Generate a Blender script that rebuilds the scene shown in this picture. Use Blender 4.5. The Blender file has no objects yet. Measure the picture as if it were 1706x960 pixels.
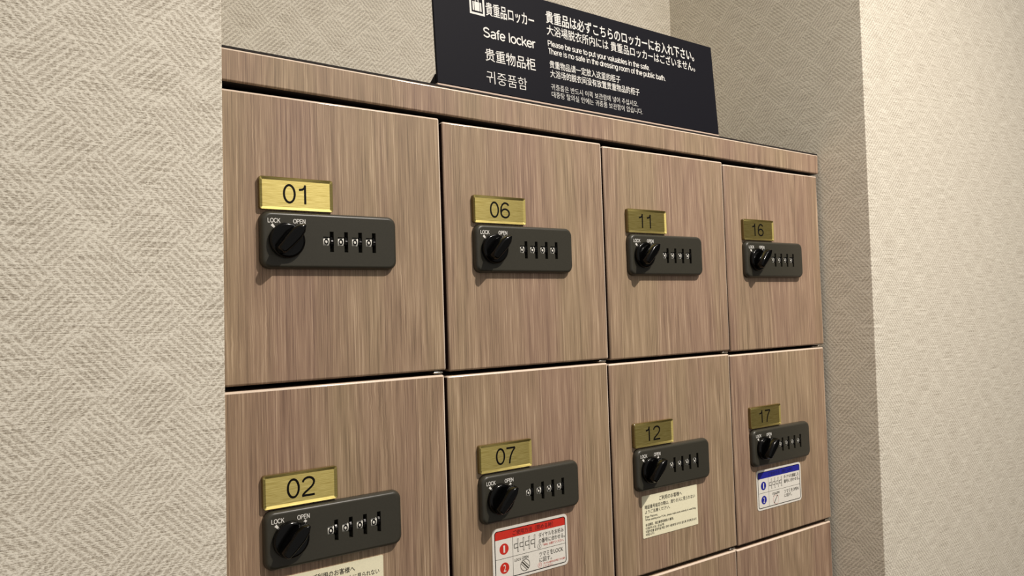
import bpy, bmesh, math
from mathutils import Matrix, Vector

scene = bpy.context.scene
col = scene.collection
S = 0.22            # one locker column in metres
ZE = 1.49           # height above the floor of z = 0 in locker units

def V(x, y, z):     # locker units -> metres
    return Vector((x * S, y * S, ZE + z * S))

# ------------------------------------------------------------------ camera
F_PX, YAW, PITCH, ROLL = 1282.0, 0.62964, 0.040747, -0.025279
cam_d = bpy.data.cameras.new('camera')
cam_d.sensor_width = 36.0
cam_d.lens = F_PX / 1706 * 36.0
cam_d.clip_start = 0.02
cam = bpy.data.objects.new('camera', cam_d)
col.objects.link(cam)
fw = Vector((math.sin(YAW) * math.cos(PITCH), math.cos(YAW) * math.cos(PITCH), math.sin(PITCH)))
rt = Vector((math.cos(YAW), -math.sin(YAW), 0))
up = rt.cross(fw)
r2 = rt * math.cos(ROLL) + up * math.sin(ROLL)
u2 = -rt * math.sin(ROLL) + up * math.cos(ROLL)
mw = Matrix((r2, u2, -fw)).transposed().to_4x4()
mw.translation = V(-0.81057, -3.00172, 0.045378)
cam.matrix_world = mw
scene.camera = cam

# ------------------------------------------------------------------ light
world = bpy.data.worlds.new('room_ambience')
scene.world = world
world.use_nodes = True
bg = world.node_tree.nodes['Background']
wt = world.node_tree
w_tc = wt.nodes.new('ShaderNodeTexCoord')
w_sp = wt.nodes.new('ShaderNodeSeparateXYZ')
w_rm = wt.nodes.new('ShaderNodeMapRange')      # ambience dimmed towards the right so the gold plates there reflect darker
w_rm.inputs['From Min'].default_value = 0.38
w_rm.inputs['From Max'].default_value = 0.74
w_rm.inputs['To Min'].default_value = 0.38
w_rm.inputs['To Max'].default_value = 0.06
wt.links.new(w_tc.outputs['Generated'], w_sp.inputs[0])
wt.links.new(w_sp.outputs[0], w_rm.inputs['Value'])
wt.links.new(w_rm.outputs[0], bg.inputs['Strength'])
bg.inputs['Color'].default_value = (1.0, 0.95, 0.89, 1)

def downlight_or_fill(x, y, z, power, tx, ty, tz, angle=110, blend=0.9, radius=0.02, color=(1.0, 0.92, 0.83)):
    d = bpy.data.lights.new('downlight_or_fill', 'SPOT')
    d.energy = power
    d.color = color
    d.spot_size = math.radians(angle)
    d.spot_blend = blend
    d.shadow_soft_size = radius
    o = bpy.data.objects.new('downlight_or_fill', d)
    col.objects.link(o)
    o.location = V(x, y, z)
    o.rotation_euler = (V(tx, ty, tz) - V(x, y, z)).to_track_quat('-Z', 'Y').to_euler()
    return o

downlight_or_fill(2.9, -4.7, 5.65, 128, 2.9, -4.67, 0.0, angle=165, blend=1.0, radius=0.016)
downlight_or_fill(4.6, -4.6, 6.6, 34, 4.6, -4.57, 0.0, angle=165, blend=1.0, radius=0.30)  # soft fill lamp, added to brighten the right wall

vs = scene.view_settings
scene.display_settings.display_device = 'sRGB'
vs.view_transform = 'Standard'
vs.look = 'None'
vs.gamma = 1.0
vs.use_curve_mapping = False
vs.exposure = 0.0

# ------------------------------------------------------------------ materials
def srgb(r, g, b):
    def f(c):
        c /= 255.0
        return c / 12.92 if c <= 0.04045 else ((c + 0.055) / 1.055) ** 2.4
    return (f(r), f(g), f(b), 1.0)

class NT:
    def __init__(self, name):
        self.m = bpy.data.materials.new(name)
        self.m.use_nodes = True
        self.t = self.m.node_tree
        self.b = self.t.nodes['Principled BSDF']
    def n(self, typ, **kw):
        nd = self.t.nodes.new(typ)
        for k, v in kw.items():
            setattr(nd, k, v)
        return nd
    def link(self, a, b):
        self.t.links.new(a, b)
    def math(self, op, a, b=None, c=None):
        nd = self.n('ShaderNodeMath', operation=op)
        for i, x in enumerate((a, b, c)):
            if x is None:
                continue
            if isinstance(x, (int, float)):
                nd.inputs[i].default_value = x
            else:
                self.link(x, nd.inputs[i])
        return nd.outputs[0]
    def ramp(self, fac, stops):
        nd = self.n('ShaderNodeValToRGB')
        e = nd.color_ramp.elements
        while len(e) < len(stops):
            e.new(0.5)
        for el, (p, c) in zip(e, stops):
            el.position = p
            el.color = c
        self.link(fac, nd.inputs[0])
        return nd.outputs[0]
    def mix(self, fac, a, b):
        nd = self.n('ShaderNodeMix', data_type='RGBA')
        for s, x in ((nd.inputs[0], fac), (nd.inputs[6], a), (nd.inputs[7], b)):
            if isinstance(x, (int, float, tuple)):
                s.default_value = x
            else:
                self.link(x, s)
        return nd.outputs[2]
    def noise(self, vec, scale, detail=2.0, rough=0.5, dist=0.0):
        nd = self.n('ShaderNodeTexNoise')
        nd.inputs['Scale'].default_value = scale
        nd.inputs['Detail'].default_value = detail
        nd.inputs['Roughness'].default_value = rough
        nd.inputs['Distortion'].default_value = dist
        self.link(vec, nd.inputs['Vector'])
        return nd.outputs[0]
    def scaled(self, vec, sx, sy, sz):
        nd = self.n('ShaderNodeVectorMath', operation='MULTIPLY')
        self.link(vec, nd.inputs[0])
        nd.inputs[1].default_value = (sx, sy, sz)
        return nd.outputs[0]
    def bump(self, h, strength, dist):
        nd = self.n('ShaderNodeBump')
        nd.inputs['Strength'].default_value = strength
        nd.inputs['Distance'].default_value = dist
        self.link(h, nd.inputs['Height'])
        self.link(nd.outputs[0], self.b.inputs['Normal'])

def plain(name, rgb, rough=0.5, metal=0.0, spec=0.5, grain=0.04):
    k = NT(name)
    k.b.inputs['Roughness'].default_value = rough
    k.b.inputs['Metallic'].default_value = metal
    k.b.inputs['Specular IOR Level'].default_value = spec
    c = srgb(*rgb)
    tc = k.n('ShaderNodeTexCoord')
    nz = k.noise(tc.outputs['Object'], 900, 2)
    lo = tuple(x * (1 - grain) for x in c[:3]) + (1,)
    hi = tuple(min(1, x * (1 + grain)) for x in c[:3]) + (1,)
    k.link(k.ramp(nz, [(0.3, lo), (0.7, hi)]), k.b.inputs['Base Color'])
    return k.m

def wallpaper():
    k = NT('woven_wallpaper')
    k.b.inputs['Roughness'].default_value = 0.75
    k.b.inputs['Specular IOR Level'].default_value = 0.25
    g = k.n('ShaderNodeNewGeometry')
    sp = k.n('ShaderNodeSeparateXYZ')
    k.link(g.outputs['Position'], sp.inputs[0])
    h = k.math('ADD', sp.outputs[0], sp.outputs[1])
    h = k.math('ADD', h, (0.574 + 0.34) * S)
    v = k.math('ADD', sp.outputs[2], -ZE + 0.307 * S)
    side = 0.185 * S
    q = 1 / (math.sqrt(2) * side)
    u = k.math('MULTIPLY', k.math('ADD', h, v), q)
    w = k.math('MULTIPLY', k.math('SUBTRACT', h, v), q)
    # slightly wobbly threads
    cv = k.n('ShaderNodeCombineXYZ')
    k.link(h, cv.inputs[0]); k.link(v, cv.inputs[1])
    wob = k.math('MULTIPLY', k.math('SUBTRACT', k.noise(cv.outputs[0], 420, 2), 0.5), 0.10)
    u2_ = k.math('ADD', u, wob)
    w2_ = k.math('ADD', w, wob)
    par = k.math('MODULO', k.math('ADD', k.math('ADD', k.math('FLOOR', u2_), k.math('FLOOR', w2_)), 1000.0), 2.0)
    def stripes(x, n):
        t = k.math('FRACT', k.math('MULTIPLY', x, n))
        t = k.math('ABSOLUTE', k.math('SUBTRACT', t, 0.5))
        return k.math('MULTIPLY', t, 2.0)
    su, sw = stripes(u2_, 9), stripes(w2_, 9)
    mixn = k.n('ShaderNodeMix')
    k.link(par, mixn.inputs[0]); k.link(su, mixn.inputs[2]); k.link(sw, mixn.inputs[3])
    st = k.math('POWER', mixn.outputs[0], 2.2)
    # raised thread along the block edges
    eu, ew = stripes(u, 1), stripes(w, 1)
    edge = k.math('POWER', k.math('MAXIMUM', eu, ew), 14.0)
    # fine dashes of the weave
    dash = k.noise(k.scaled(cv.outputs[0], 560, 1300, 1), 1.0, 2, 0.65)
    thread = k.noise(k.scaled(cv.outputs[0], 24, 1300, 1), 1.0, 1, 0.5)
    dash = k.math('ADD', k.math('MULTIPLY', dash, 0.75), k.math('MULTIPLY', thread, 0.45))
    hgt = k.math('ADD', k.math('MULTIPLY', st, 0.23), k.math('MULTIPLY', dash, 1.25))
    hgt = k.math('ADD', hgt, k.math('MULTIPLY', edge, 0.06))
    base = k.ramp(hgt, [(0.46, srgb(122, 112, 96)), (0.70, srgb(190, 181, 164)), (0.95, srgb(244, 238, 222))])
    blot = k.noise(cv.outputs[0], 14, 2)
    base = k.mix(k.math('MULTIPLY', blot, 0.10), base, srgb(200, 182, 168))
    k.link(base, k.b.inputs['Base Color'])
    k.bump(hgt, 0.5, 0.0005)
    return k.m

def wood():
    k = NT('ash_wood_laminate')
    k.b.inputs['Roughness'].default_value = 0.66        # fine vertical grooves: a broad satin sheen
    k.b.inputs['Specular IOR Level'].default_value = 0.9
    k.b.inputs['Anisotropic'].default_value = 0.4
    tg = k.n('ShaderNodeTangent', direction_type='RADIAL', axis='Z')
    k.link(tg.outputs[0], k.b.inputs['Tangent'])
    tc = k.n('ShaderNodeTexCoord')
    oi = k.n('ShaderNodeObjectInfo')
    off = k.n('ShaderNodeVectorMath', operation='MULTIPLY_ADD')
    k.link(oi.outputs['Random'], off.inputs[0])
    off.inputs[1].default_value = (7.3, 0.0, 3.1)
    k.link(tc.outputs['Object'], off.inputs[2])
    p = off.outputs[0]
    # waviness of the grain differs across the sheet
    wavy = k.noise(k.scaled(p, 18, 1, 3), 1.0, 1)
    shim = k.math('MULTIPLY', k.math('SUBTRACT', k.noise(k.scaled(p, 60, 1, 110), 1.0, 2), 0.5), k.math('MULTIPLY', k.math('POWER', wavy, 3.0), 0.006))
    sp = k.n('ShaderNodeSeparateXYZ')
    k.link(p, sp.inputs[0])
    cx_ = k.n('ShaderNodeCombineXYZ')
    k.link(k.math('ADD', sp.outputs[0], shim), cx_.inputs[0]); k.link(sp.outputs[2], cx_.inputs[2])
    q = cx_.outputs[0]
    fine = k.noise(k.scaled(q, 900, 1, 12), 1.0, 3, 0.65)
    mid = k.noise(k.scaled(q, 150, 1, 3.0), 1.0, 3, 0.6, 0.2)
    wide = k.noise(k.scaled(q, 15, 1, 0.9), 1.0, 2, 0.5, 0.3)
    ringc = k.math('ADD', k.math('MULTIPLY', wide, 16.0), k.math('MULTIPLY', mid, 0.8))
    ring = k.math('ABSOLUTE', k.math('SUBTRACT', k.math('FRACT', ringc), 0.5))
    hgt = k.math('ADD', k.math('MULTIPLY', fine, 0.78), k.math('MULTIPLY', mid, 0.18))
    hgt = k.math('ADD', hgt, k.math('MULTIPLY', ring, 0.18))
    c = k.ramp(hgt, [(0.36, srgb(84, 65, 50)), (0.48, srgb(140, 116, 94)), (0.59, srgb(170, 144, 118)), (0.71, srgb(220, 194, 165))])
    tint = k.ramp(wide, [(0.38, srgb(148, 113, 95)), (0.62, srgb(160, 138, 102))])
    c = k.mix(0.35, c, tint)
    k.link(c, k.b.inputs['Base Color'])
    k.bump(hgt, 0.12, 0.0004)
    return k.m

def brushed_gold():
    k = NT('brushed_gold_film')
    k.b.inputs['Metallic'].default_value = 1.0
    tc = k.n('ShaderNodeTexCoord')
    nz = k.noise(k.scaled(tc.outputs['Object'], 60, 1, 2400), 1.0, 3, 0.65)
    k.link(k.ramp(nz, [(0.32, srgb(154, 138, 74)), (0.68, srgb(200, 187, 124))]), k.b.inputs['Base Color'])
    k.b.inputs['Roughness'].default_value = 0.56
    k.b.inputs['Anisotropic'].default_value = 0.65
    k.b.inputs['Anisotropic Rotation'].default_value = 0.25
    tg = k.n('ShaderNodeTangent', direction_type='RADIAL', axis='Z')
    k.link(tg.outputs[0], k.b.inputs['Tangent'])
    k.bump(nz, 0.12, 0.0003)
    return k.m

M = {
    'wall': wallpaper(),
    'wood': wood(),
    'gold': brushed_gold(),
    'band': plain('painted_edge_highlight', (234, 214, 194), 0.14, spec=0.7),  # pale colour paints the highlight along top and right edges
    'amber': plain('amber_acrylic_edge', (104, 84, 40), 0.2, spec=0.5),
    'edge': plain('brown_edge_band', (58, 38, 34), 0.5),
    'dark': plain('dark_board_gap_shade', (30, 22, 18), 0.8),
    'lock': plain('olive_black_plastic', (57, 55, 47), 0.36, spec=0.4, grain=0.06),
    'knob': plain('glossy_black_plastic', (4, 4, 4), 0.14, spec=0.25),
    'white': plain('white_ink', (238, 236, 230), 0.6),
    'drum': plain('white_dial_drum', (240, 238, 228), 0.5),
    'black': plain('black_ink', (9, 7, 6), 0.6, spec=0.15),
    'ink': plain('dark_grey_ink', (60, 56, 46), 0.7),
    'red': plain('red_ink', (206, 44, 28), 0.6),
    'pink': plain('pale_red_ink', (214, 120, 112), 0.7),
    'darkred': plain('dark_red_ink', (110, 20, 18), 0.7),
    'blue': plain('blue_ink', (24, 30, 150), 0.6),
    'darkblue': plain('dark_blue_ink', (14, 16, 96), 0.7),
    'cream': plain('cream_sticker_paper', (246, 240, 208), 0.6),
    'paper': plain('white_sticker_paper', (236, 232, 222), 0.5),
    'metal': plain('bright_hinge_steel', (225, 220, 210), 0.25, metal=1.0),
    'sign': plain('matt_charcoal_acrylic', (23, 23, 30), 0.6, spec=0.1),
    'acrylic': plain('frosted_acrylic', (214, 190, 172), 0.35),
    'carpet': plain('brown_carpet', (66, 54, 45), 0.95, grain=0.25),
}

# ------------------------------------------------------------------ mesh helpers
class MB:
    """collects shapes (metres) into one mesh with several materials"""
    def __init__(self):
        self.bm = bmesh.new()
        self.mats = []
    def mi(self, m):
        if m not in self.mats:
            self.mats.append(m)
        return self.mats.index(m)
    def box(self, x0, x1, y0, y1, z0, z1, m, bevel=0.0, seg=2, bm_=None):
        vs_ = [self.bm.verts.new((x, y, z)) for x in (x0, x1) for y in (y0, y1) for z in (z0, z1)]
        q = [(0, 1, 3, 2), (4, 6, 7, 5), (0, 4, 5, 1), (2, 3, 7, 6), (0, 2, 6, 4), (1, 5, 7, 3)]
        fs = [self.bm.faces.new([vs_[i] for i in f]) for f in q]
        i = self.mi(m)
        for f in fs:
            f.material_index = i
        bmesh.ops.recalc_face_normals(self.bm, faces=fs)
        if bevel > 0:
            es = list({e for f in fs for e in f.edges})
            r = bmesh.ops.bevel(self.bm, geom=es, offset=bevel, segments=seg, affect='EDGES', profile=0.5)
            for f in r['faces']:
                f.material_index = i if bm_ is None else self.mi(bm_)
                f.smooth = True
        return self
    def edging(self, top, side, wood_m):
        """paints a highlight on the top and right arrises, the dark side colour on hidden faces"""
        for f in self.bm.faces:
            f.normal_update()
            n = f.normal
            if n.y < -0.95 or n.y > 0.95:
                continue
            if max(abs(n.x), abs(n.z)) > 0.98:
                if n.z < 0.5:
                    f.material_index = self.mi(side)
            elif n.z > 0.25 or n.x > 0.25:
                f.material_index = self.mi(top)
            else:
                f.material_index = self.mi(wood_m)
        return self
    def loops(self, rings, m, cap0=True, cap1=True, smooth=False):
        """skin a list of equally long vertex rings"""
        i = self.mi(m)
        R_ = [[self.bm.verts.new(p) for p in r] for r in rings]
        n = len(R_[0]); fs = []
        for a, b in zip(R_, R_[1:]):
            for j in range(n):
                f = self.bm.faces.new((a[j], a[(j + 1) % n], b[(j + 1) % n], b[j]))
                f.smooth = smooth
                fs.append(f)
        if cap0:
            fs.append(self.bm.faces.new(R_[0][::-1]))
        if cap1:
            fs.append(self.bm.faces.new(R_[-1]))
        for f in fs:
            f.material_index = i
        bmesh.ops.recalc_face_normals(self.bm, faces=fs)
        return self
    def flat(self, pts, y, m):
        """flat printed shape in the x-z plane facing -y"""
        f = self.bm.faces.new([self.bm.verts.new((x, y, z)) for x, z in pts])
        f.normal_update()
        if f.normal.y > 0:
            f.normal_flip()
        f.material_index = self.mi(m)
        return self
    def rect(self, x0, x1, z0, z1, y, m):
        return self.flat([(x0, z0), (x1, z0), (x1, z1), (x0, z1)], y, m)
    def rline(self, x0, z0, x1, z1, wd, y, m):
        dx, dz = x1 - x0, z1 - z0
        L = math.hypot(dx, dz) or 1
        nx, nz = -dz / L * wd / 2, dx / L * wd / 2
        return self.flat([(x0 + nx, z0 + nz), (x1 + nx, z1 + nz), (x1 - nx, z1 - nz), (x0 - nx, z0 - nz)], y, m)
    def disc(self, cx, cz, r, y, m, n=28):
        return self.flat([(cx + r * math.cos(2 * math.pi * i / n), cz + r * math.sin(2 * math.pi * i / n)) for i in range(n)], y, m)
    def ring(self, cx, cz, r0, r1, y, m, n=32, a0=0.0, a1=2 * math.pi):
        for i in range(n):
            a, b = a0 + (a1 - a0) * i / n, a0 + (a1 - a0) * (i + 1) / n
            self.flat([(cx + r0 * math.cos(a), cz + r0 * math.sin(a)), (cx + r1 * math.cos(a), cz + r1 * math.sin(a)),
                       (cx + r1 * math.cos(b), cz + r1 * math.sin(b)), (cx + r0 * math.cos(b), cz + r0 * math.sin(b))], y, m)
        return self
    def text(self, body, x, ztop, width, height, y, m, bold=0.0, centre=False):
        """lettering fitted into width x height, top left corner at x, ztop"""
        me = text_mesh(body, min(bold, 0.0))
        co = [v.co for v in me.vertices]
        xs = [c.x for c in co]; ys = [c.y for c in co]
        ax, bx, ay, by = min(xs), max(xs), min(ys), max(ys)
        sx = width / (bx - ax); sz = height / (by - ay)
        if centre:
            x = x - width / 2
        i = self.mi(m)
        e = bold * 0.5 * height
        shifts = [(0, 0)] if bold <= 0 else [(-e, 0), (e, 0), (0, e), (0, -e)]
        for lay_, (dx, dz) in enumerate(shifts):
            vv = [self.bm.verts.new((x + (c.x - ax) * sx + dx, y - lay_ * 2e-5, ztop - (by - c.y) * sz + dz)) for c in co]
            for p in me.polygons:
                f = self.bm.faces.new([vv[j] for j in p.vertices])
                f.normal_update()
                if f.normal.y > 0:
                    f.normal_flip()
                f.material_index = i
        return self
    def mesh(self, name):
        me = bpy.data.meshes.new(name)
        self.bm.to_mesh(me)
        self.bm.free()
        for m in self.mats:
            me.materials.append(m)
        return me

_txt = {}
def text_mesh(body, bold):
    key = (body, bold)
    if key not in _txt:
        c = bpy.data.curves.new('lettering', 'FONT')
        c.body = body
        c.size = 1.0
        c.resolution_u = 3
        c.offset = bold
        o = bpy.data.objects.new('lettering', c)
        col.objects.link(o)
        bpy.context.view_layer.update()
        dg = bpy.context.evaluated_depsgraph_get()
        me = bpy.data.meshes.new_from_object(o.evaluated_get(dg))
        bpy.data.objects.remove(o)
        bpy.data.curves.remove(c)
        _txt[key] = me
    return _txt[key]

def put(name, me, parent=None, loc=(0, 0, 0), mat=None):
    o = bpy.data.objects.new(name, me)
    col.objects.link(o)
    if mat is not None:
        o.matrix_basis = mat
    else:
        o.location = loc
    if parent:
        o.parent = parent
    return o

def thing(o, label, cat, group=None):
    o['label'] = label
    o['category'] = cat
    if group:
        o['group'] = group
    return o

def rrect(x0, x1, z0, z1, r, y, n=5):
    pts = []
    for cx_, cz_, a in ((x1 - r, z1 - r, 0), (x0 + r, z1 - r, 90), (x0 + r, z0 + r, 180), (x1 - r, z0 + r, 270)):
        for i in range(n + 1):
            t = math.radians(a + 90 * i / n)
            pts.append((cx_ + r * math.cos(t), y, cz_ + r * math.sin(t)))
    return pts

def sc(pts):
    return [tuple(c * S for c in p) for p in pts]

def arc(cx, cz, rx, rz, a0, a1, n=18):
    return [(cx + rx * math.cos(math.radians(a0 + (a1 - a0) * i / n)), cz + rz * math.sin(math.radians(a0 + (a1 - a0) * i / n))) for i in range(n + 1)]

def loop(cx, cz, rx, rz, n=32):
    return arc(cx, cz, rx, rz, 90, 450, n)

# slim grotesque lettering: centre lines of the strokes, capital height 1; (advance, strokes)
BOWL = (0.285, 0.365, 0.22, 0.325)
GL = {
    '0': (0.56, [loop(0.27, 0.5, 0.20, 0.455)]),
    '1': (0.56, [[(0.075, 0.74), (0.20, 0.765), (0.275, 0.835), (0.30, 0.93), (0.305, 1.0)], [(0.305, 1.0), (0.305, 0.0)]]),
    '2': (0.56, [arc(0.275, 0.70, 0.21, 0.255, 172, 0, 16) + [(0.465, 0.60), (0.42, 0.50), (0.30, 0.36), (0.14, 0.20), (0.08, 0.12), (0.055, 0.03)], [(0.03, 0.045), (0.50, 0.045)]]),
    '3': (0.56, [arc(0.27, 0.73, 0.19, 0.225, 165, -80, 16), arc(0.27, 0.27, 0.215, 0.225, 80, -165, 18)]),
    '6': (0.56, [arc(0.285, 0.72, 0.185, 0.235, 20, 110, 8) + [(0.14, 0.85), (0.07, 0.68), (0.05, 0.46), (0.06, 0.30)], loop(0.275, 0.305, 0.215, 0.26)]),
    '7': (0.56, [[(0.03, 0.945), (0.49, 0.945)], [(0.485, 0.93), (0.35, 0.72), (0.25, 0.46), (0.195, 0.20), (0.18, 0.0)]]),
    '8': (0.56, [loop(0.27, 0.735, 0.18, 0.22), loop(0.27, 0.275, 0.22, 0.23)]),
    'S': (0.67, [arc(0.31, 0.735, 0.24, 0.22, 15, 90, 6) + arc(0.31, 0.735, 0.225, 0.22, 90, 250, 14) + [(0.33, 0.50)] + arc(0.32, 0.265, 0.245, 0.22, 60, -90, 14) + arc(0.32, 0.265, 0.265, 0.22, -90, -165, 7)]),
    'P': (0.66, [[(0.10, 0), (0.10, 1)], [(0.10, 0.955), (0.36, 0.955)] + arc(0.36, 0.71, 0.21, 0.245, 85, -85, 14) + [(0.36, 0.465), (0.10, 0.465)]]),
    'T': (0.60, [[(0.02, 0.955), (0.58, 0.955)], [(0.30, 0.95), (0.30, 0)]]),
    'L': (0.56, [[(0.10, 0), (0.10, 1)], [(0.10, 0.045), (0.52, 0.045)]]),
    'O': (0.76, [loop(0.37, 0.5, 0.31, 0.455)]),
    'C': (0.72, [arc(0.37, 0.5, 0.31, 0.455, 40, 320, 26)]),
    'K': (0.66, [[(0.10, 0), (0.10, 1)], [(0.58, 1), (0.12, 0.42)], [(0.27, 0.60), (0.62, 0)]]),
    'E': (0.64, [[(0.10, 0), (0.10, 1)], [(0.10, 0.955), (0.57, 0.955)], [(0.10, 0.52), (0.53, 0.52)], [(0.10, 0.045), (0.58, 0.045)]]),
    'N': (0.72, [[(0.10, 0), (0.10, 1)], [(0.10, 0.97), (0.60, 0.03)], [(0.60, 0), (0.60, 1)]]),
    'a': (0.56, [arc(0.27, 0.52, 0.19, 0.17, 160, 0, 12) + [(0.46, 0.15), (0.475, 0.05), (0.50, 0.03)], [(0.46, 0.42), (0.25, 0.37)] + arc(0.22, 0.195, 0.165, 0.16, 95, 300, 14) + [(0.42, 0.13), (0.46, 0.24)]]),
    'b': (0.56, [[(0.07, 0), (0.07, 1)], loop(*BOWL)]),
    'c': (0.51, [arc(0.275, 0.365, 0.22, 0.325, 38, 322, 22)]),
    'd': (0.56, [[(0.49, 0), (0.49, 1)], loop(0.275, 0.365, 0.22, 0.325)]),
    'e': (0.55, [[(0.055, 0.37), (0.495, 0.37)] , arc(0.275, 0.365, 0.22, 0.325, 0, 322, 26)]),
    'f': (0.30, [arc(0.29, 0.80, 0.15, 0.155, 78, 180, 8) + [(0.14, 0)], [(0.01, 0.685), (0.28, 0.685)]]),
    'g': (0.56, [loop(0.275, 0.365, 0.22, 0.325), [(0.485, 0.73), (0.485, 0.0)] + arc(0.275, -0.03, 0.21, 0.20, -10, -155, 12)]),
    'h': (0.55, [[(0.07, 0), (0.07, 1)], arc(0.275, 0.47, 0.205, 0.22, 175, 0, 12) + [(0.48, 0)]]),
    'i': (0.22, [[(0.11, 0), (0.11, 0.73)], [(0.11, 0.87), (0.11, 1)]]),
    'k': (0.50, [[(0.07, 0), (0.07, 1)], [(0.45, 0.73), (0.09, 0.29)], [(0.20, 0.43), (0.49, 0)]]),
    'l': (0.22, [[(0.11, 0), (0.11, 1)]]),
    'm': (0.84, [[(0.07, 0), (0.07, 0.73)], arc(0.245, 0.50, 0.175, 0.19, 175, 0, 12) + [(0.42, 0)], arc(0.595, 0.50, 0.175, 0.19, 175, 0, 12) + [(0.77, 0)]]),
    'n': (0.55, [[(0.07, 0), (0.07, 0.73)], arc(0.275, 0.47, 0.205, 0.22, 175, 0, 12) + [(0.48, 0)]]),
    'o': (0.56, [loop(0.275, 0.365, 0.225, 0.325)]),
    'p': (0.56, [[(0.07, -0.27), (0.07, 0.73)], loop(*BOWL)]),
    'r': (0.34, [[(0.07, 0), (0.07, 0.73)], arc(0.29, 0.44, 0.22, 0.25, 178, 82, 8)]),
    's': (0.50, [arc(0.24, 0.53, 0.175, 0.16, 15, 90, 5) + arc(0.24, 0.53, 0.165, 0.16, 90, 250, 10) + [(0.25, 0.365)] + arc(0.245, 0.20, 0.185, 0.16, 62, -90, 10) + arc(0.245, 0.20, 0.20, 0.16, -90, -165, 5)]),
    't': (0.30, [[(0.14, 0.93), (0.14, 0.15), (0.17, 0.06), (0.28, 0.04)], [(0.01, 0.685), (0.27, 0.685)]]),
    'u': (0.55, [[(0.48, 0), (0.48, 0.73)], [(0.07, 0.73)] + arc(0.275, 0.26, 0.205, 0.22, 180, 360, 12)]),
    'v': (0.50, [[(0.03, 0.73), (0.25, 0.03)], [(0.25, 0.03), (0.47, 0.73)]]),
    'y': (0.50, [[(0.03, 0.73), (0.26, 0.04)], [(0.47, 0.73), (0.23, -0.13), (0.17, -0.21), (0.06, -0.23)]]),
    '.': (0.26, [[(0.13, 0), (0.13, 0.11)]]),
    ' ': (0.27, []),
}
def stroke(mb, pts, wd, y, m):
    n = len(pts)
    closed = n > 3 and math.hypot(pts[0][0] - pts[-1][0], pts[0][1] - pts[-1][1]) < 1e-6
    def unit(p, q):
        L = math.hypot(q[0] - p[0], q[1] - p[1]) or 1
        return ((q[0] - p[0]) / L, (q[1] - p[1]) / L)
    nor = []
    for i in range(n):
        prev = unit(pts[i - 1], pts[i]) if i > 0 else (unit(pts[-2], pts[0]) if closed else unit(pts[0], pts[1]))
        nxt = unit(pts[i], pts[i + 1]) if i < n - 1 else (unit(pts[0], pts[1]) if closed else prev)
        t = (prev[0] + nxt[0], prev[1] + nxt[1])
        L = math.hypot(*t) or 1
        k = min(1.5, 2 / L)
        nor.append((-t[1] / L * k, t[0] / L * k))
    h = wd / 2
    for i in range(n - 1):
        p, q, a, b = pts[i], pts[i + 1], nor[i], nor[i + 1]
        mb.flat([(p[0] + a[0] * h, p[1] + a[1] * h), (q[0] + b[0] * h, q[1] + b[1] * h), (q[0] - b[0] * h, q[1] - b[1] * h), (p[0] - a[0] * h, p[1] - a[1] * h)], y, m)

def letters(mb, t, x, zbase, cap, weight, y, m, width=None):
    """stroke lettering on a baseline (locker units); weight = stroke width over capital height"""
    adv = sum(GL[c][0] for c in t)
    sx = width / adv if width else cap
    for c in t:
        w, strokes = GL[c]
        for lay_, pts in enumerate(strokes):
            stroke(mb, [((x + px * sx) * S, (zbase + pz * cap) * S) for px, pz in pts], weight * cap * S, y - lay_ * 2e-5, m)
        x += w * sx

# ------------------------------------------------------------------ the room
def structure(name, mb):
    o = put(name, mb.mesh(name))
    o['kind'] = 'structure'
    return o

def wbox(mb, x0, x1, y0, y1, z0, z1, m, bevel=0.0):
    mb.box(x0 * S, x1 * S, y0 * S, y1 * S, z0, z1, m, bevel)
    return mb

YW, XR, XL, YB = -0.34, 4.03, -0.069, 1.305
H = 2.9
structure('wall_left', wbox(MB(), -6, XL, YW, YB + 0.5, 0, H, M['wall'], 0.0012))
structure('wall_right', wbox(MB(), XR, 14, YW, YB + 0.5, 0, H, M['wall'], 0.0012))
structure('wall_back', wbox(MB(), XL, XR, YB, YB + 0.5, 0, H, M['wall']))
structure('floor', wbox(MB(), -6, 14, -14, YB + 0.5, -0.05, 0, M['carpet']))

# ------------------------------------------------------------------ locker cabinet
T, FB, DT, PITCHZ = 1.122, 0.992, 0.974, 1.17
ROWS = 5
ZB = DT - PITCHZ * ROWS          # underside of the lowest door
cab = thing(bpy.data.objects.new('locker_cabinet', None),
            'wood-grain cabinet frame and top fascia board around all the numbered lockers in the wall niche', 'cabinet')
col.objects.link(cab)
cab.location = (2 * S, 0.6 * S, 0)
def cpart(name, mb):
    o = put(name, mb.mesh(name), cab)
    o.matrix_parent_inverse = Matrix.Translation(cab.location).inverted()
    return o
def ubox(mb, x0, x1, y0, y1, z0, z1, m, bevel=0.0, bm_=None):
    mb.box(x0 * S, x1 * S, y0 * S, y1 * S, ZE + z0 * S, ZE + z1 * S, m, bevel, 2, bm_)
    return mb
cpart('fascia', ubox(MB(), -0.02, 4.012, 0.0, 0.085, FB, T, M['wood'], 0.0017).edging(M['band'], M['dark'], M['wood']))  # underside and ends coloured dark to paint the shade in the gap
cpart('top_panel', ubox(MB(), -0.02, 4.012, 0.004, 1.29, T + 0.0005, T + 0.009, M['dark']))
cpart('side_panel', ubox(MB(), -0.03, -0.004, 0.10, 1.29, ZB, FB, M['dark']))
cpart('side_panel', ubox(MB(), 3.992, 4.012, 0.10, 1.29, ZB, FB, M['edge']))
cpart('back_panel', ubox(MB(), -0.02, 4.0, 1.27, 1.29, ZB, FB, M['dark']))
mb = MB(); mb.box(-0.02 * S, 4.012 * S, 0.06 * S, 1.29 * S, 0, ZE + (ZB - 0.003) * S, M['wood'], 0.001)
cpart('plinth', mb)

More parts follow.
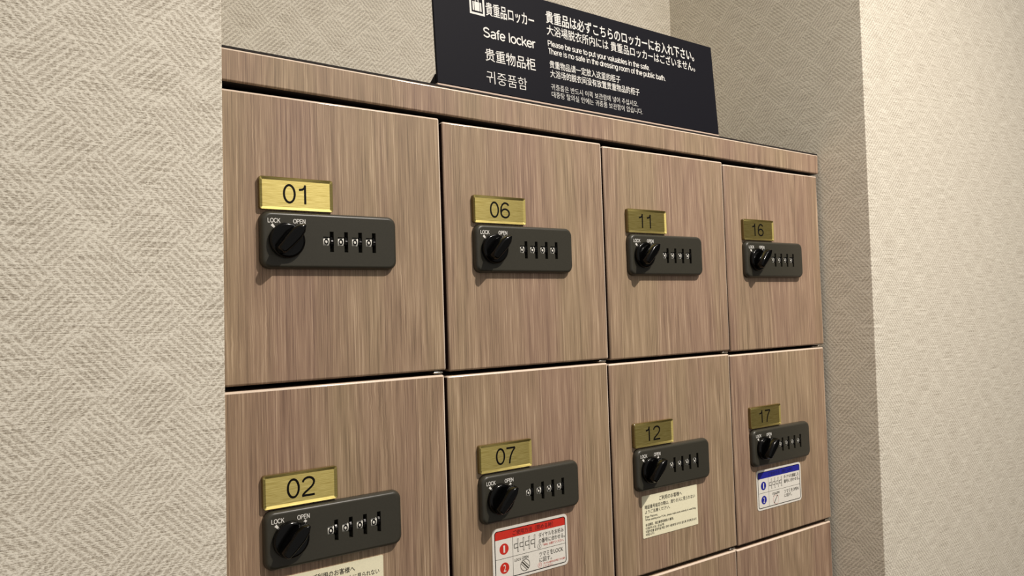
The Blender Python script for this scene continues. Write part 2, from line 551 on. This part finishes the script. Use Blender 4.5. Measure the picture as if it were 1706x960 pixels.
# ------------------------------------------------------------------ locker meshes (origin: lower left front corner of the compartment)
def s_box(mb, x0, x1, y0, y1, z0, z1, m, bevel=0.0, bm_=None):
    mb.box(x0 * S, x1 * S, y0 * S, y1 * S, z0 * S, z1 * S, m, bevel, 2, bm_)
    return mb

def compartment_mesh():
    mb = MB()
    a, b, y0, y1, z0, z1, t = 0.010, 0.986, 0.10, 1.26, 0.004, 1.166, 0.02
    for bx in ((a, b, y0, y1, z0, z0 + t), (a, b, y0, y1, z1 - t, z1), (a, a + t, y0, y1, z0 + t, z1 - t),
               (b - t, b, y0, y1, z0 + t, z1 - t), (a, b, y1 - t, y1, z0 + t, z1 - t)):
        s_box(mb, *bx, M['dark'])
    return mb.mesh('compartment')

def door_mesh():
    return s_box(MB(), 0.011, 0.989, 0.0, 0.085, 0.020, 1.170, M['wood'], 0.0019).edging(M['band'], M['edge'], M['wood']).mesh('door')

LX0, LX1, LZ0, LZ1, LD = 0.156, 0.742, 0.471, 0.699, 0.033
SLOTS = [0.4445 + 0.0628 * i for i in range(4)]
SZ = -0.196 + 0.196  # lock heights below are already in door units

def lock_mesh():
    mb = MB()
    rings = []
    for ins, y in ((0.0, -0.0005), (0.0, -0.014), (0.002, -0.022), (0.0055, -0.0285), (0.010, -0.032), (0.015, -LD)):
        rings.append(sc(rrect(LX0 + ins, LX1 - ins, LZ0 + ins, LZ1 - ins, max(0.036 - ins * 0.5, 0.01), y, 6)))
    mb.loops(rings, M['lock'], smooth=True)
    me = mb.mesh('combination_lock')
    for p in me.polygons:
        if len(p.vertices) > 4:
            p.use_smooth = False
    ob = bpy.data.objects.new('cut_target', me)
    col.objects.link(ob)
    cut = MB()
    for x in SLOTS:
        s_box(cut, x - 0.0085, x + 0.0085, -0.08, -0.004, 0.541, 0.625, M['dark'])
    for x in SLOTS:
        s_box(cut, x - 0.0365, x - 0.007, -0.081, -0.012, 0.567, 0.6035, M['dark'])
    co = bpy.data.objects.new('cutter', cut.mesh('cutter'))
    col.objects.link(co)
    md = ob.modifiers.new('cut', 'BOOLEAN')
    md.object = co
    md.operation = 'DIFFERENCE'
    md.solver = 'EXACT'
    md.use_self = True
    bpy.context.view_layer.update()
    res = bpy.data.meshes.new_from_object(ob.evaluated_get(bpy.context.evaluated_depsgraph_get()))
    bpy.data.objects.remove(ob)
    bpy.data.objects.remove(co)
    res.name = 'combination_lock'
    return res

def knob_mesh():
    """round turn knob with a raised pointed grip aimed at OPEN; origin in its axis on the lock face"""
    mb = MB()
    n = 40
    def circ(r, y):
        return sc([(r * math.cos(2 * math.pi * i / n), y, r * math.sin(2 * math.pi * i / n)) for i in range(n)])
    mb.loops([circ(0.071, 0.0), circ(0.071, -0.016), circ(0.068, -0.022), circ(0.060, -0.0245)], M['knob'], smooth=True)
    # grip: outline in its own axis t (towards the pointer) and s (across)
    prof = [(-0.066, -0.010), (-0.060, -0.019), (-0.02, -0.025), (0.03, -0.028), (0.058, -0.021), (0.080, -0.005),
            (0.080, 0.005), (0.058, 0.021), (0.03, 0.028), (-0.02, 0.025), (-0.060, 0.019), (-0.066, 0.010)]
    a = math.radians(43)
    dt, ds = (math.sin(a), math.cos(a)), (math.cos(a), -math.sin(a))
    def gr(k, y, tk):
        return sc([((t * tk) * dt[0] + s * k * ds[0], y, (t * tk) * dt[1] + s * k * ds[1]) for t, s in prof])
    mb.loops([gr(1.0, -0.018, 1.0), gr(0.97, -0.054, 0.99), gr(0.90, -0.068, 0.975), gr(0.76, -0.075, 0.95), gr(0.5, -0.078, 0.91)], M['knob'], smooth=True)
    return mb.mesh('knob')

def dial_mesh():
    """thumb wheel in its slot with the numbered drum beside it; origin at slot centre on the lock face"""
    mb = MB()
    n = 30
    def wheel(r, x):
        return sc([(x, 0.023 + r * (1 + (0.05 if i % 2 else 0)) * math.cos(2 * math.pi * i / n), r * math.sin(2 * math.pi * i / n)) for i in range(n)])
    mb.loops([wheel(0.024, -0.006), wheel(0.026, -0.004), wheel(0.026, 0.004), wheel(0.024, 0.006)], M['knob'])
    # drum face seen in the window, gently curved
    rings = []
    for x in (-0.0355, -0.0080):
        rings.append(sc([(x, y, z) for y, z in ((0.0185, -0.0155), (0.009, -0.0155), (0.0055, -0.008), (0.0045, 0.0), (0.0055, 0.008), (0.009, 0.0155), (0.0185, 0.0155))]))
    mb.loops(rings, M['drum'])
    cx_ = -0.0218
    for i in range(20):
        a, b = 2 * math.pi * i / 20, 2 * math.pi * (i + 1) / 20
        mb.flat([(S * (cx_ + r * 0.78 * math.cos(t)), S * r * math.sin(t)) for r, t in ((0.0066, a), (0.0125, a), (0.0125, b), (0.0066, b))], 0.0035 * S, M['black'])
    return mb.mesh('dial')

def lock_print_mesh():
    mb = MB()
    y = -(LD + 0.0006) * S
    letters(mb, 'LOCK', 0.181, 0.6525, 0.0175, 0.14, y, M['white'], 0.051)
    letters(mb, 'OPEN', 0.284, 0.6525, 0.0175, 0.14, y, M['white'], 0.051)
    for cx_, a in ((0.202, 43), (0.315, -43)):
        t = math.radians(a)
        p, q = (-math.sin(t), math.cos(t)), (math.cos(t), math.sin(t))
        pts = [(u * p[0] + v * q[0] + cx_, u * p[1] + v * q[1] + 0.6405) for u, v in ((-0.008, -0.004), (-0.008, 0.004), (0.007, 0.0055), (0.007, -0.0055))]
        mb.flat([(x * S, z * S) for x, z in pts], y, M['white'])
    return mb.mesh('lettering')

PX0, PX1, PZ0, PZ1 = 0.156, 0.460, 0.706, 0.838
def number_plate_mesh():
    mb = MB()
    def r(ins, y, rad=0.010):
        return sc(rrect(PX0 + ins, PX1 - ins, PZ0 + ins, PZ1 - ins, rad, y, 4))
    mb.loops([r(0, -0.0005), r(0, -0.0175), r(0.0015, -0.0190, 0.009)], M['amber'], cap1=False)
    mb.loops([r(0.0015, -0.0190, 0.009), r(0.012, -0.0145, 0.004), r(0.0125, -0.0143, 0.004)], M['gold'], cap0=False)
    return mb.mesh('number_plate')

def digits_mesh(t):
    mb = MB()
    letters(mb, t, 0.248 if t[0] == '0' else 0.240, 0.735, 0.077, 0.108, -0.0151 * S, M['black'], 0.123)
    return mb.mesh('digits')

def hinge_mesh():
    mb = MB()
    s_box(mb, 0.936, 0.984, 0.006, 0.10, 0.0055, 0.0145, M['metal'], 0.0007)
    return mb.mesh('hinge')

def shell(x0, x1, z0, z1, r, m):
    mb = MB()
    mb.loops([sc(rrect(x0, x1, z0, z1, r, -0.0002, 4)), sc(rrect(x0, x1, z0, z1, r, -0.0022, 4))], m)
    return mb

YS = -0.0028 * S
def cream_sticker(x0, x1, z0, z1):
    body = shell(x0, x1, z0, z1, 0.006, M['cream']).mesh('notice_sticker')
    mb = MB()
    w, h = x1 - x0, z1 - z0
    def ln(t, fx, fz, fw, fh, m=M['ink'], b=0.012):
        mb.text(t, (x0 + w * fx) * S, (z1 - h * fz) * S, w * fw * S, h * fh * S, YS, m, b)
    ln('ご利用のお客様へ', 0.30, 0.075, 0.41, 0.105, b=0.02)
    ln('暗証番号設定の際は、周りの人に見られない', 0.045, 0.225, 0.91, 0.095)
    ln('ようご注意ください。', 0.045, 0.345, 0.44, 0.085)
    ln('Dear Patrons,', 0.045, 0.475, 0.215, 0.062)
    ln('When setting your P.I.N., please make sure nobody is watching.', 0.045, 0.55, 0.92, 0.062)
    ln('各位顾客，请注意密码被别人看到。', 0.045, 0.66, 0.50, 0.068)
    ln('이용하시는 손님께', 0.045, 0.745, 0.32, 0.062)
    ln('비밀번호를 설정하실 때는 주위 사람에게 보이지 않도록 주의해 주시기', 0.045, 0.82, 0.92, 0.062)
    ln('바랍니다.', 0.045, 0.895, 0.15, 0.058)
    return body, mb.mesh('print')

def how_to_sticker(x0, x1, z0, z1, main, dark, head, lines):
    closing = main is M['red']
    body = shell(x0, x1, z0, z1, 0.022, M['paper']).mesh('instruction_sticker')
    mb = MB()
    w, h = x1 - x0, z1 - z0
    X = lambda f: (x0 + w * f) * S
    Z = lambda f: (z1 - h * f) * S
    y1, y2 = YS, YS - 0.0004 * S
    # black frame line with rounded corners
    o = rrect(x0 + 0.012, x1 - 0.012, z0 + 0.012, z1 - 0.012, 0.014, 0, 4)
    i_ = rrect(x0 + 0.0155, x1 - 0.0155, z0 + 0.0155, z1 - 0.0155, 0.0115, 0, 4)
    n = len(o)
    for j in range(n):
        k2 = (j + 1) % n
        mb.flat([(S * p[0], S * p[2]) for p in (o[j], o[k2], i_[k2], i_[j])], y2, M['black'])
    hb = 0.215                                     # header band
    mb.flat([(X(0.035), Z(hb)), (X(0.965), Z(hb)), (X(0.965), Z(0.085)), (X(0.945), Z(0.06)), (X(0.055), Z(0.06)), (X(0.035), Z(0.085))], y1, main)
    mb.text(head, X(0.26), Z(0.09), w * 0.54 * S, h * 0.095 * S, y2, dark, 0.02)
    mid = 0.575
    mb.rline(X(0.035), Z(mid), X(0.965), Z(mid), 0.0016 * S, y1, M['ink'])
    mb.rline(X(0.255), Z(hb), X(0.255), Z(0.94), 0.0016 * S, y1, M['ink'])
    for t, zf in (('1', 0.40), ('2', 0.755)):
        mb.disc(X(0.145), Z(zf), 0.026 * S, y1, main)
        mb.text(t, X(0.145), Z(zf - 0.065), 0.009 * S if t == '1' else 0.014 * S, h * 0.13 * S, y2, M['paper'], 0.02, centre=True)
    # four little dial drawings
    for q in range(4):
        bx = 0.325 + 0.074 * q
        mb.rline(X(bx), Z(0.265), X(bx), Z(0.515), 0.0075 * S, y1, M['ink'])
        mb.rline(X(bx), Z(0.275), X(bx), Z(0.505), 0.0042 * S, y2, M['paper'])
        for zz in (0.355, 0.43):
            mb.rline(X(bx - 0.05), Z(zz), X(bx), Z(zz), 0.0028 * S, y2, M['ink'])
        mb.rline(X(bx - 0.05), Z(0.355), X(bx - 0.05), Z(0.43), 0.0028 * S, y2, M['ink'])
    def ln(t, fx, fz, fw, fh, m=M['ink'], b=0.012):
        mb.text(t, X(fx), Z(fz), w * fw * S, h * fh * S, y1, m, b)
    ln(lines[0], 0.60, 0.255, 0.345, 0.092)
    ln(lines[1], 0.60, 0.365, 0.36, 0.092)
    ln(lines[2], 0.60, 0.625, 0.33, 0.092)
    ln(lines[3], 0.60, 0.735, 0.17, 0.085)
    if closing:
        mb.ring(X(0.605), Z(0.51), 0.0105 * S, 0.0122 * S, y1, M['ink'], 20)
        mb.rline(X(0.605), Z(0.485), X(0.605), Z(0.535), 0.003 * S, y1, M['ink'])
        ln('「0000」は避けてください。', 0.655, 0.475, 0.29, 0.05, M['pink'])
        ln('LOCK', 0.275, 0.635, 0.085, 0.05)
        ln('OPEN', 0.37, 0.625, 0.085, 0.05)
        mb.ring(X(0.41), Z(0.795), 0.026 * S, 0.0285 * S, y1, M['ink'], 28)
        for d in (-0.007, 0.007):
            mb.rline(X(0.41) + (-0.019 + d) * S, Z(0.795) + (0.019 + d) * S, X(0.41) + (0.019 + d) * S, Z(0.795) + (-0.019 + d) * S, 0.0026 * S, y1, M['ink'])
        mb.rline(X(0.41) - 0.018 * S, Z(0.795) + 0.018 * S, X(0.41) + 0.018 * S, Z(0.795) - 0.018 * S, 0.006 * S, y2, M['ink'])
        mb.ring(X(0.605), Z(0.875), 0.0105 * S, 0.0122 * S, y1, M['pink'], 20)
        mb.rline(X(0.605), Z(0.85), X(0.605), Z(0.90), 0.003 * S, y1, M['pink'])
        ln('ダイヤルの番号を必ず覚えてから操作', 0.655, 0.84, 0.30, 0.042, M['pink'])
        ln('してください。', 0.655, 0.895, 0.13, 0.042, M['pink'])
    else:
        ln('LOCK OPEN', 0.33, 0.625, 0.16, 0.05)
        a = math.radians(65)
        mb.rline(X(0.37), Z(0.90), X(0.45), Z(0.72), 0.011 * S, y1, M['ink'])
        mb.rline(X(0.38), Z(0.895), X(0.445), Z(0.74), 0.006 * S, y2, M['paper'])
        mb.ring(X(0.41), Z(0.80), 0.030 * S, 0.033 * S, y1, M['ink'], 14, math.radians(60), math.radians(150))
        mb.ring(X(0.41), Z(0.82), 0.027 * S, 0.0285 * S, y1, M['pink'], 26)
    return body, mb.mesh('print')

ME = dict(compartment=compartment_mesh(), door=door_mesh(), lock=lock_mesh(), knob=knob_mesh(), dial=dial_mesh(),
          lettering=lock_print_mesh(), plate=number_plate_mesh(), hinge=hinge_mesh())

STICKERS = {
    '02': cream_sticker(0.218, 0.662, 0.205, 0.433),
    '12': cream_sticker(0.211, 0.652, 0.213, 0.440),
    '07': how_to_sticker(0.224, 0.676, 0.187, 0.437, M['red'], M['darkred'], 'ご使用方法（閉める時）',
                         ('ダイヤルをお好み', 'の番号に合わせる。', 'ツマミをLOCK', 'に回す。')),
    '17': how_to_sticker(0.207, 0.664, 0.194, 0.440, M['blue'], M['darkblue'], 'ご使用方法（開ける時）',
                         ('ダイヤルを施錠した', '番号に合わせる。', 'ツマミをOPEN', 'に回す。')),
}
LABELS = {
    '01': 'wood-grain safe locker numbered 01, top left of the bank, knob lock on bare door',
    '06': 'wood-grain safe locker numbered 06, top row, no sticker below its black dial lock',
    '11': 'wood-grain safe locker numbered 11, top row, left of locker 16, no sticker',
    '16': 'wood-grain safe locker numbered 16, top right of the bank, dark gold number plate',
    '02': 'wood-grain safe locker numbered 02, below 01, cream notice cut off by picture bottom',
    '07': 'wood-grain safe locker numbered 07 with red and white instruction sticker under its lock',
    '12': 'wood-grain safe locker numbered 12 with cream notice sticker under its dial lock',
    '17': 'wood-grain safe locker numbered 17 with blue and white instruction sticker under lock',
    '13': 'plain wood-grain locker door below locker 12, only its top edge in view',
    '18': 'plain wood-grain locker door at the lower right, below locker 17 with blue sticker',
}
SAG, YAWD = 0.00916, 0.00973
def door_matrix():
    """the doors hang a touch low at their free (left) side"""
    piv = Vector((0.989 * S, 0.0, 1.17 * S))
    return (Matrix.Translation(piv) @ Matrix.Rotation(-SAG, 4, 'Y') @ Matrix.Rotation(-YAWD, 4, 'Z') @ Matrix.Translation(-piv)
            @ Matrix.Translation((0, 0.003 * S, 0)))
DM = door_matrix()

def locker(number, c, r):
    root = bpy.data.objects.new('safe_locker', None)
    col.objects.link(root)
    root.location = V(c, 0, DT - PITCHZ * (r + 1))
    thing(root, LABELS[number], 'locker', 'numbered safe lockers in the wall bank')
    put('compartment', ME['compartment'], root)
    put('door', ME['door'], root, mat=DM)
    put('hinge', ME['hinge'], root)
    pl = put('number_plate', ME['plate'], root, mat=DM)
    lk = put('combination_lock', ME['lock'], root, mat=DM)
    put('digits', digits_mesh(number), pl)
    put('knob', ME['knob'], lk, loc=(0.2555 * S, -LD * S, 0.583 * S))
    for x in SLOTS:
        put('dial', ME['dial'], lk, loc=(x * S, -LD * S, 0.584 * S))
    put('lettering', ME['lettering'], lk)
    if number in STICKERS:
        b, p = STICKERS[number]
        st = put(b.name.split('.')[0], b, root, mat=DM)
        st['label'] = {'02': 'cream notice', '12': 'cream notice', '07': 'red headed white sticker', '17': 'blue headed white sticker'}[number]
        put('print', p, st)
    return root

for number, c, r in (('01', 0, 0), ('06', 1, 0), ('11', 2, 0), ('16', 3, 0), ('02', 0, 1), ('07', 1, 1), ('12', 2, 1), ('17', 3, 1),
                     ('13', 2, 2), ('18', 3, 2)):
    locker(number, c, r)

# ------------------------------------------------------------------ sign standing on the cabinet
sign = bpy.data.objects.new('notice_sign', None)
col.objects.link(sign)
sign.location = V(0.997, 0.02, T + 0.009)
thing(sign, 'dark charcoal sign with white multilingual safe locker notice standing on the cabinet top', 'sign')
SW, SH, LEAN = 1.995, 0.556, 0.07
lean = Matrix.Translation((0, 0, 0.015 * S)) @ Matrix.Rotation(-math.atan(LEAN), 4, 'X')
panel = put('panel', s_box(MB(), 0.0, SW, 0.0, 0.014, 0.0, SH, M['sign'], 0.0006).mesh('panel'), sign, mat=lean)
put('base', s_box(MB(), 0.0, SW, 0.002, 0.20, 0.0003, 0.0145, M['acrylic'], 0.0004).mesh('base'), sign)
def foot_mesh():
    mb = MB()
    tri = [(0.018, 0.015), (0.095, 0.015), (0.022, 0.062)]
    mb.loops([sc([(x, y, z) for y, z in tri]) for x in (0.0, 0.012)], M['sign'])
    return mb.mesh('foot')
fm = foot_mesh()
for x in (0.0, SW - 0.012):
    put('foot', fm, sign, loc=(x * S, 0, 0))

def lay(name, rows, extra=None):
    mb = MB()
    for body, x, top, w, h, b in rows:
        mb.text(body, x * S, top * S, w * S, h * S, -0.0008 * S, M['white'], b)
    if extra:
        extra(mb)
    put(name, mb.mesh(name), panel)

lay('heading_lettering', [
    ('貴重品ロッカー', 0.299, 0.458, 0.298, 0.068, 0.02),
    ('贵重物品柜', 0.278, 0.220, 0.308, 0.064, 0.008),
    ('귀중품함', 0.277, 0.108, 0.246, 0.064, -0.008),
], lambda mb: letters(mb, 'Safe locker', 0.274, 0.276, 0.050, 0.135, -0.0008 * S, M['white'], 0.322))
lay('message_lettering', [
    ('貴重品は必ずこちらのロッカーにお入れ下さい。', 0.678, 0.500, 1.146, 0.067, 0.025),
    ('大浴場脱衣所内には 貴重品ロッカーはございません。', 0.678, 0.425, 1.146, 0.057, 0.012),
    ('贵重物品请一定放入这里的柜子', 0.680, 0.232, 0.502, 0.041, 0.012),
    ('大浴场的脱衣间没有放置贵重物品的柜子', 0.680, 0.182, 0.646, 0.041, 0.012),
    ('귀중품은 반드시 이쪽 보관함에 넣어 주십시오.', 0.680, 0.107, 0.626, 0.033, -0.008),
    ('대중탕 탈의실 안에는 귀중품 보관함이 없습니다.', 0.680, 0.067, 0.658, 0.033, -0.008),
], lambda mb: (letters(mb, 'Please be sure to put your valuables in the safe.', 0.677, 0.308, 0.031, 0.13, -0.0008 * S, M['white'], 0.752),
               letters(mb, 'There is no safe in the dressing room of the public bath.', 0.677, 0.266, 0.031, 0.13, -0.0008 * S, M['white'], 0.877)))
def pictogram(mb):
    y = -0.0008 * S
    x0, x1, z0, z1 = 0.204, 0.291, 0.380, 0.478
    t = 0.0105
    for a in ((x0, x1, z0, z0 + t), (x0, x1, z1 - t, z1), (x0, x0 + t, z0 + t, z1 - t), (x1 - t, x1, z0 + t, z1 - t)):
        mb.rect(*(q * S for q in a), y, M['white'])
    bx0, bx1, bz0, bz1 = 0.222, 0.273, 0.400, 0.445
    for a in ((bx0, bx0 + 0.008), (bx0 + 0.011, bx1 - 0.011), (bx1 - 0.008, bx1)):
        mb.rect(a[0] * S, a[1] * S, bz0 * S, bz1 * S, y, M['white'])
    for a in ((0.237, 0.241, 0.445, 0.459), (0.254, 0.258, 0.445, 0.459), (0.241, 0.254, 0.455, 0.459)):
        mb.rect(*(q * S for q in a), y, M['white'])
lay('pictogram', [], pictogram)

for me in [m for m in bpy.data.meshes if m.users == 0]:
    bpy.data.meshes.remove(me)
